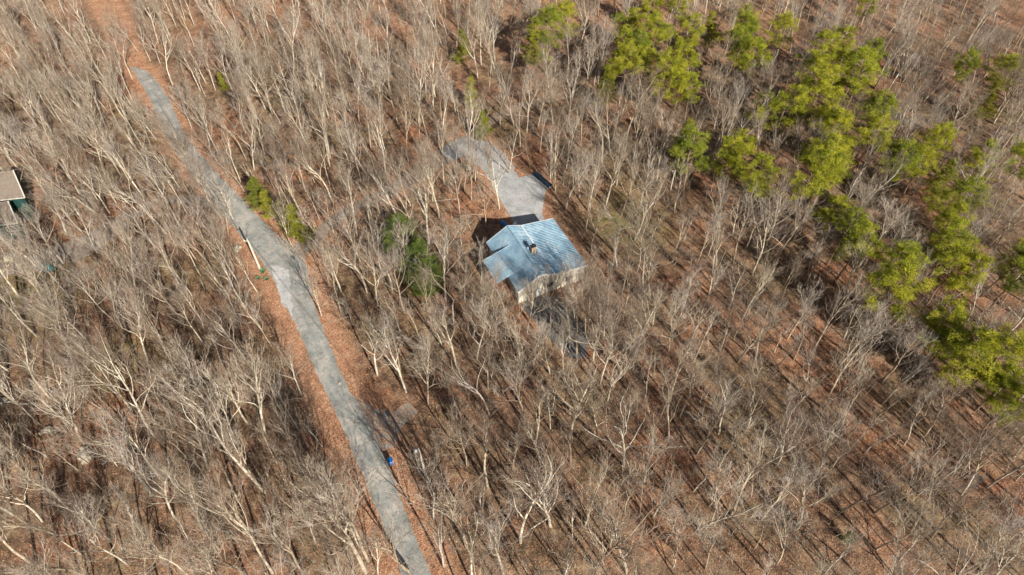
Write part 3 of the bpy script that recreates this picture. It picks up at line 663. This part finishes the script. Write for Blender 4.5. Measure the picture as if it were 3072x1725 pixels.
# ---------------------------------------------------------------- where the trees stand
H_=[ # base x,y  tip x,y in image pixels
(361,178,307,41),(378,365,290,180),(689,535,552,353),(705,382,627,286),(797,386,705,249),(618,249,477,112),(230,386,149,232),(104,178,0,20),(290,640,60,440),(415,158,303,0),
(965,286,899,95),(1165,398,1107,290),(1102,527,1045,353),(990,556,945,398),(1057,460,999,257),(1077,365,1053,199),(1194,373,1127,174),(1256,373,1227,112),(1297,332,1310,108),(1327,386,1331,216),(1410,519,1380,290),(928,444,858,290),(1169,187,1140,8),(1476,232,1472,91),
(1266,552,1277,405),(1276,556,1262,420),(1288,740,1215,480),(1379,638,1346,469),(1457,682,1437,530),(1412,690,1401,650),(1498,627,1473,430),(1487,585,1450,440),(1529,510,1529,360),(1667,574,1675,330),(1659,566,1640,450),(1590,505,1590,400),
(791,997,720,819),(687,715,650,570),(1081,786,1019,607),(1015,819,940,720),(1222,844,1193,670),(1056,968,1015,873),(1219,1177,1150,984),(745,1198,695,1030),(1284,942,1270,780),
(1707,1316,1677,1085),(1560,1627,1495,1316),(1651,1580,1605,1340),(1754,1580,1790,1430),(1789,1705,1815,1480),(1871,1402,1905,1143),(1931,1454,1980,1320),(1880,1718,1940,1570),(1957,1554,2000,1440),(2113,1199,2165,1060),(2078,1476,2156,1350),(2126,1515,2200,1430),(1512,1722,1488,1550),(2117,1705,2140,1550),
(1709,1042,1722,880),(2256,1489,2330,1340),(2407,1355,2541,1210),(2537,1364,2632,1240),(2593,1364,2671,1254),(2632,1463,2750,1349),(2753,1485,2870,1390),(2394,1588,2460,1390),(2870,1575,2960,1480),(2935,1567,3064,1480),(2472,1722,2575,1610),(2775,1251,2830,1140),(2381,1234,2433,1100),
(2490,1131,2680,913),(2268,1073,2360,880),(2287,879,2290,720),(2408,860,2490,740),(2902,782,3040,600),(2931,1015,3000,890),(2621,690,2620,550),(2728,695,2766,588),(2870,337,2942,242),(2991,175,3050,60),(2780,135,2807,10),(2658,404,2745,260),
(1699,394,1700,170),(1740,593,1745,440),(1948,494,1935,280),(1786,174,1786,70),(2139,415,2147,260),(1525,519,1500,400),(2118,598,2114,480),(1890,585,1895,500),(1927,75,1923,-20),(1370,150,1365,20),
(464,1315,40,950),(797,1315,670,1080),(793,1477,580,1200),(664,1273,477,1107),(456,1489,290,1273),(573,1091,373,983),(539,1464,452,1352),(528,1560,380,1380),(912,1725,780,1570),(819,1722,575,1440),(1079,1637,985,1400),(1106,1684,1000,1440),(1099,1719,990,1480),(1137,1722,1120,1620),(738,1722,640,1580),
(965,950,925,800),(1330,1040,1290,900),(1470,1250,1420,1060),(1400,1400,1350,1230),(1300,1560,1265,1380),(1950,900,1960,720),(2060,1040,2110,860),(1850,800,1855,640),(1800,1150,1830,960),(480,860,370,700),(330,950,190,800),(560,640,480,500),(240,1660,60,1520),(120,1460,-60,1290),(380,1690,240,1500),(160,930,20,780),(2330,1690,2400,1520),(2700,1680,2800,1540),(2960,1380,3060,1260),(2200,700,2210,560),(2450,300,2480,140),(620,60,560,-60),(900,140,850,-10),(2860,560,2920,440),
(1805,905,1825,740),(1868,960,1890,790),(1762,985,1770,830),(1830,1060,1850,880),(1900,1010,1925,850),(1930,860,1945,700),(1690,1110,1690,960),(1600,1090,1590,930),(1395,905,1380,760),(1420,1010,1410,850),(1460,960,1450,830),(1345,800,1325,650),(1385,740,1370,640),(1230,1720,1200,1560),(1400,1640,1380,1450),(1330,1700,1310,1520),(655,600,560,430),(610,560,500,400),(560,500,450,350),(700,660,610,530),(650,720,560,600),(600,640,500,500),(480,560,380,430),(420,640,300,500),(500,700,400,560),(330,700,220,560),(250,700,120,570),(330,640,230,480),(890,700,830,560),(960,660,910,520),(1000,700,960,560),(1050,640,1010,500),(1110,620,1075,480),(1150,650,1115,520),(1180,600,1155,450),(1420,430,1410,300),(1460,400,1450,260),(1500,380,1500,240),(1560,440,1560,300),(1380,380,1370,260),(1620,460,1625,320),(920,800,850,690),(880,740,810,620),  # opening trees right of the house added to cast shadow on its roof
(1757,1000,1772,800),(1722,962,1735,800),(1841,1092,1866,890),(1811,1020,1830,850),(1490,1010,1495,840),(1515,960,1505,830),(1545,1050,1540,900),(1650,1120,1655,940),(290,760,150,560),(190,790,40,620),(250,850,60,640),(130,880,-40,700),(360,800,230,620),(90,620,-20,480),(150,600,50,440),  # opening group beside the house added for limb shadows over the roof
(1780,1080,1800,870),(1832,1152,1850,940),(1730,1062,1740,860),(1872,1132,1900,920),(1902,1062,1925,860),(1440,850,1465,735),(1472,905,1488,765),(1452,940,1450,820),(520,450,430,290),(590,540,500,380),(640,590,560,450),(540,565,430,400),(665,655,570,500),(470,420,390,280),(560,480,470,330),(350,610,240,450),(430,590,320,430),(300,800,180,650),(200,700,70,540),(110,800,-30,620),  # opening group added so that shade reaches the left roof slope
(1700,938,1706,765),(1655,978,1652,815),(1765,925,1780,755),(1580,1003,1572,840),(1800,985,1815,800)]  # added close to the near gable to throw bolder limb shadows on the roof
groundtrees=[]   # (x,y,h,lean quat,protoindex,rot)
def leanq(v,rot): return Vector((0,0,1)).rotation_difference(v)@Quaternion((0,0,1),rot)
for bx,by,tx,ty in H_:
    B=at(bx,by); best=None
    for z in np.arange(6,23,.5):
        G=at(tx,ty,z); d=(G.xy-B.xy).length
        if best is None or d<best[0]-.001: best=(d,z,G)
    d,z,G=best; v=Vector((G.x-B.x,G.y-B.y,z)); 
    if d>z*.2: v.x*=z*.2/d; v.y*=z*.2/d
    h=v.length*1.04
    pi=rnd.choice([0,1,2,4,6,7,8,9,10,11]) if h>15 else (rnd.choice([3,7,14,12,13]) if h<12 else rnd.choice([0,2,3,4,7,8,9]))
    groundtrees.append((B.x,B.y,h,v,pi,True))
rgrid={}
occ=[(t[0],t[1]) for t in groundtrees]
roadarr=roads
def dpt(x,y,polys): return min(float(dist_poly(np.array([x]),np.array([y]),p)[0]) for p in polys)
pine_px=S([(1375,70),(1420,40),(1340,100),(1645,85),(1605,118),(1560,100),(1555,62),(1575,150),(1545,165),(1520,200),(1625,165),(1665,190),(1700,135),(1750,85),(1790,65),(1740,228),(1700,208),(1735,325),(1745,375),(1830,390),(1862,375),(1880,60),(1868,95),(1898,135),(1850,110),(1965,80),(1160,105),(1185,220),(1215,300),(2175,20),
(2120,105),(2065,130),(2120,150),(2150,170),(2200,130),(2050,200),(2035,240),(1995,270),(2110,240),(2205,290),(1930,290),(2075,300),(2110,340),(2100,400),(2075,430),(2190,330),(2160,210),(2420,175),(2520,175),(2490,235),(2370,340),(2340,370),(2270,390),(2250,410),(2310,420),(2480,390),(2370,440),(2425,500),(2380,510),(2390,570),(2560,400),(2025,480),(2090,530),(2130,570),(2150,615),(1915,455),(2390,620),(2255,680),(2250,730),(2390,690),(2440,700),(2540,655),(2565,690),(2350,815),(2370,875),(2440,885),(2500,910),(2530,955),(2555,1010),
(640,470),(670,500),(712,525),(740,550),(560,200),(1040,640),(1020,590),(1065,670),(2135,1345),(1640,20),(1700,10),(1720,165),(1590,60)])
pinetrees=[]
for i,(px,py) in enumerate(pine_px):
    if i in(79,80,81,82): pi,hh=(4 if i%2 else 5),rnd.uniform(7,9)
    elif i==83: pi,hh=5,5
    elif i in(84,85,86): pi,hh=6,rnd.uniform(9.5,11.5)
    elif i==87: pi,hh=6,3
    elif i in(26,27,28): pi,hh=5,8
    elif i in(9,14,17,38,49,56): pi,hh=4,rnd.uniform(11,13)
    else: pi=rnd.choice([0,0,1,1,2,3,3]); hh=rnd.uniform(12.5,16.5) if 75<py<1300 else 12
    if i<3: pi,hh=(1,16.5) if i<2 else (4,13)
    if 2380<px<2640 and 180<py<560 and pi<4: hh=rnd.uniform(15.5,18.5); pi=rnd.choice([1,3])
    c=at(px,py,hh*.68); pinetrees.append((c.x,c.y,hh,pi,px,py))
pocc=[(p[0],p[1]) for p in pinetrees]
cands=[]
tries=0
NEED=1110
hclear=[tuple(hl(a,b).xy) for a,b in((-3.5,-7.5),(15,-2),(15,19),(-3.5,19))]
while len(cands)<NEED and tries<60000:
    tries+=1
    px,py=rnd.uniform(-120,PW+160),rnd.uniform(-60,PH+130)
    p=at(px,py) if True else None
    if rnd.random()>min(1,(p.y+20)**2.2/60000.0)*1.0 and rnd.random()>.35: continue   # even out density on the ground
    mind=2.9 if py>700 else 2.6
    if any((p.x-a)**2+(p.y-b)**2<mind*mind for a,b in occ): continue
    if any((p.x-a)**2+(p.y-b)**2<2.2**2 for a,b in pocc): continue
    dr=dpt(p.x,p.y,roadarr[:1]); 
    if dr<(.6 if (py<640 and px<760) else 2.2 if py<700 else (4.3 if px>mainR[0][0]-250 and px>p.x and py>800 else 3.2)): continue
    if dpt(p.x,p.y,[roads[1],roads[2],roads[3]])<.3 or dpt(p.x,p.y,roadarr[4:])<1.6: continue
    if dpt(p.x,p.y,[hclear])<1.5: continue
    if px<230 and 560<py<860: continue
    if (1130<px<1400 and 1290<py<1590): continue
    occ.append((p.x,p.y)); 
    h=rnd.choice([rnd.uniform(13,18),rnd.uniform(13,18),rnd.uniform(9,14)])
    v=Vector((rnd.gauss(0,.04)*h-.02*h,rnd.gauss(0,.04)*h+.01*h,h))
    pi=rnd.choice([0,1,2,3,4,5,6,7,8,9,10,11,4,6]) if h>13.5 else rnd.choice([12,13,14,12,13])
    pc=proj((p.x+v.x*.7,p.y+v.y*.7,h*.7)); 
    if any(abs(pc[0]-a[4])<40 and abs(pc[1]-a[5])<48 and p.y<a[1]+1 for a in pinetrees): continue
    cands.append((p.x,p.y,h,v,pi,False))
print('random trees',len(cands),'tries',tries)
alltrees=groundtrees+cands
def size_in_photo(t):
    a=proj((t[0],t[1],0)); b=proj((t[0]+t[3].x,t[1]+t[3].y,t[2])); vis=-60<a[0]<PW+60 and -60<(a[1]+b[1])/2<PH+40
    return (math.hypot(a[0]-b[0],a[1]-b[1])+t[2]*8*80/math.hypot(t[0],t[1],CH))*(1 if vis else .01)+(1e4 if t[5] else 0)
alltrees.sort(key=size_in_photo,reverse=True)
indiv=alltrees[:298]; rest=alltrees[298:]
rows=['top edge','upper','middle','lower','bottom edge']; cols=['far left','left','centre left','centre right','right','far right']
ORD=['first','second','third','fourth','fifth','sixth','seventh','eighth','ninth','tenth','eleventh','twelfth','thirteenth','fourteenth','fifteenth','sixteenth','seventeenth','eighteenth','nineteenth','twentieth']
ORD+=['twenty-'+o for o in ORD[:9]]+['thirtieth']+['thirty-'+o for o in ORD[:9]]+['fortieth']
def near(x,y):
    f=[((b1.x,b1.y),7,'beside the yucca pole'),((b2.x,b2.y),7,'beside the transformer pole'),(tuple(hl(6,6).xy),14,'beside the metal-roofed house')]
    for (a,b),r_,s in f:
        if (x-a)**2+(y-b)**2<r_*r_: return s
    if dpt(x,y,[roads[0]])<4.5: return 'beside the main road'
    if dpt(x,y,[roads[1],roads[5]])<4: return 'beside the house driveway'
    if dpt(x,y,[roads[3]])<4: return 'beside the neighbour driveway'
    if any((x-a)**2+(y-b)**2<16 for a,b in pocc): return 'beside a green pine'
    return 'in open leaf litter'
cells={}
for t in indiv:
    q=proj((t[0],t[1],0)); c=(int(min(4,max(0,q[1]/PH*5))),int(min(5,max(0,q[0]/PW*6)))); cells.setdefault(c,[]).append((q[0],t))
ntree=0
for c,l in cells.items():
    l.sort(key=lambda e:e[0])
    for k,(qx,t) in enumerate(l):
        pr=protos[t[4]]; lab='%s bare tree %s, %s trunk from left, %s %s woods'%(pr['form'],near(t[0],t[1]),ORD[min(k,len(ORD)-1)],rows[c[0]].split()[0],cols[c[1]].replace(' ','-'))
        put(pr,(t[0],t[1],gz(t[0],t[1])-.1),leanq(t[3],rnd.random()*6.28),t[2]/pr['H'],'bare_tree',lab,'tree','bare hardwood trees in the winter woods'); ntree+=1
cells={}
for p in pinetrees:
    c=(int(min(4,max(0,p[5]/PH*5))),int(min(5,max(0,p[4]/PW*6)))); cells.setdefault(c,[]).append((p[4],p))
for c,l in cells.items():
    l.sort(key=lambda e:e[0])
    for k,(qx,p) in enumerate(l):
        pr=pp[p[3]]; sc=p[2]/pr['H']*rnd.uniform(.95,1.1); nm=['pine_tree']*4+['cedar_tree']*2+['evergreen_tree']
        form=['dense yellow-green pine','wide yellow-green pine','narrow yellow-green pine','high-crowned yellow-green pine','feathery olive cedar','short feathery cedar','dark green leafy evergreen'][p[3]]
        lab='%s, %s green crown from left, %s %s woods'%(form,ORD[k],rows[c[0]].split()[0],cols[c[1]].replace(' ','-'))
        put(pr,(p[0],p[1],gz(p[0],p[1])-.1),leanq(Vector((rnd.gauss(0,.04),rnd.gauss(0,.04),1)),rnd.random()*6.28),sc,nm[p[3]],lab,'tree','evergreens in the woods')
# ---------------------------------------------------------------- the rest of the wood and the undergrowth: one object each, set out with geometry nodes
byform={}
for o in col.objects:
    if o.type=='MESH' and o.data.name.split('.')[0] in('trunk','crown') and o.data not in byform: byform[o.data]=o
def scatter(name,items,plist,label,cat):
    me=bpy.data.meshes.new(name); me.from_pydata([i[0] for i in items],[],[])
    for nm,ty,vals in(('sc','FLOAT',[i[2] for i in items]),('pi','INT',[i[3] for i in items])):
        a=me.attributes.new(nm,ty,'POINT'); a.data.foreach_set('value',vals)
    a=me.attributes.new('rt','FLOAT_VECTOR','POINT'); a.data.foreach_set('vector',[c for i in items for c in i[1]])
    o=link(name,me,label=label,cat=cat,kind='stuff')
    g=bpy.data.node_groups.new(name,'GeometryNodeTree'); g.interface.new_socket('Geometry',in_out='INPUT',socket_type='NodeSocketGeometry'); g.interface.new_socket('Geometry',in_out='OUTPUT',socket_type='NodeSocketGeometry')
    gi=g.nodes.new('NodeGroupInput'); go=g.nodes.new('NodeGroupOutput'); jn=g.nodes.new('GeometryNodeJoinGeometry')
    def attr(n_,ty):
        a=g.nodes.new('GeometryNodeInputNamedAttribute'); a.data_type=ty; a.inputs[0].default_value=n_; return a.outputs[0]
    asc,api,art=attr('sc','FLOAT'),attr('pi','INT'),attr('rt','FLOAT_VECTOR')
    used=set(i[3] for i in items)
    for k,pr in enumerate(plist):
        if k not in used: continue
        cmp=g.nodes.new('FunctionNodeCompare'); cmp.data_type='INT'; cmp.operation='EQUAL'; g.links.new(api,cmp.inputs[2]); cmp.inputs[3].default_value=k
        for nm in('tm','cm'):
            src=byform.get(pr[nm])
            if src is None: continue
            ob=g.nodes.new('GeometryNodeObjectInfo'); ob.transform_space='ORIGINAL'; ob.inputs[0].default_value=src
            ip=g.nodes.new('GeometryNodeInstanceOnPoints'); g.links.new(gi.outputs[0],ip.inputs['Points']); g.links.new(cmp.outputs[0],ip.inputs['Selection'])
            g.links.new(ob.outputs['Geometry'],ip.inputs['Instance']); g.links.new(art,ip.inputs['Rotation']); g.links.new(asc,ip.inputs['Scale']); g.links.new(ip.outputs[0],jn.inputs[0])
    g.links.new(jn.outputs[0],go.inputs[0])
    md=o.modifiers.new('scatter','NODES'); md.node_group=g; return o
items=[]
for t in rest:
    e=leanq(t[3],rnd.random()*6.28).to_euler(); items.append(((t[0],t[1],gz(t[0],t[1])-.1),tuple(e),t[2]/protos[t[4]]['H'],t[4]))
scatter('far_bare_trees',items,protos,'mass of smaller bare trees filling the far and outer woods','trees')
items=[]
for _ in range(1500):
    px,py=rnd.uniform(-80,PW+80),rnd.uniform(-40,PH+60); p=at(px,py)
    cl=noise.noise(Vector((p.x*.09,p.y*.09,21)))
    if cl<-.18 and rnd.random()<.85: continue
    if dpt(p.x,p.y,roads)<(3.2 if py>750 else 1.2) or dpt(p.x,p.y,[hclear])<.3: continue
    items.append(((p.x,p.y,gz(p.x,p.y)-.1),(rnd.gauss(0,.15),rnd.gauss(0,.15),rnd.random()*6.28),rnd.choice([rnd.uniform(.1,.22),rnd.uniform(.15,.3),rnd.uniform(.2,.45)]),rnd.choice([3,14,13,12,1])))
scatter('undergrowth',items,protos,'leafless twiggy saplings and brush covering the forest floor','undergrowth')
# ---------------------------------------------------------------- fallen leaves
nL=70000; rs=np.random.RandomState(3)
V=[];cnt=0
px=rs.uniform(-60,PW+60,nL*2); py=PH*rs.uniform(0,1.05,nL*2)**.8
a=(px-PW/2)/FP; b=-(py-PH/2)/FP; dz=-st+b*ct; tt=-CH/dz; X=a*tt; Y=(ct+b*st)*tt
dr=np.minimum.reduce([dist_poly(X,Y,p) for p in (roads[0],roads[1],roads[5],roads[3])])
ins=(dr<=0); dh=dist_poly(X,Y,[tuple(hl(a_,b_).xy) for a_,b_ in((-2.5,0),(13.2,0),(13.2,12.5),(-2.5,12.5))])
keep=(dh>0.1)&((~ins)|(rs.rand(len(X))<.10)); keep&=rs.rand(len(X))<np.clip(.35+1.2*np.exp(-dr/4),0,1)
X,Y=X[keep][:nL],Y[keep][:nL]; n=len(X)
Zg=np.array([gz(x,y) for x,y in zip(X,Y)])+.03+rs.rand(n)*.06
sz=rs.uniform(.035,.085,n)*(1+Y/200); th=rs.rand(n)*6.28; tl=rs.uniform(-.5,.5,(n,2))
c_,s_=np.cos(th),np.sin(th); Vv=np.zeros((n,4,3))
for k,(ux,uy) in enumerate(((-1,-.6),(1,-.5),(.9,.6),(-.8,.7))):
    Vv[:,k,0]=X+sz*(ux*c_-uy*s_); Vv[:,k,1]=Y+sz*(ux*s_+uy*c_); Vv[:,k,2]=Zg+sz*(ux*tl[:,0]+uy*tl[:,1])
me=bpy.data.meshes.new('fallen_leaves'); me.from_pydata(Vv.reshape(-1,3).tolist(),[],np.arange(n*4).reshape(-1,4).tolist()); me.materials.append(M['leaf'])
link('fallen_leaves',me,label='copper dead leaves scattered over the forest floor and road edges',cat='fallen leaves',kind='stuff')
print('individual trees',ntree,'rest',len(rest),'pines',len(pinetrees),'objects',len(bpy.data.objects))
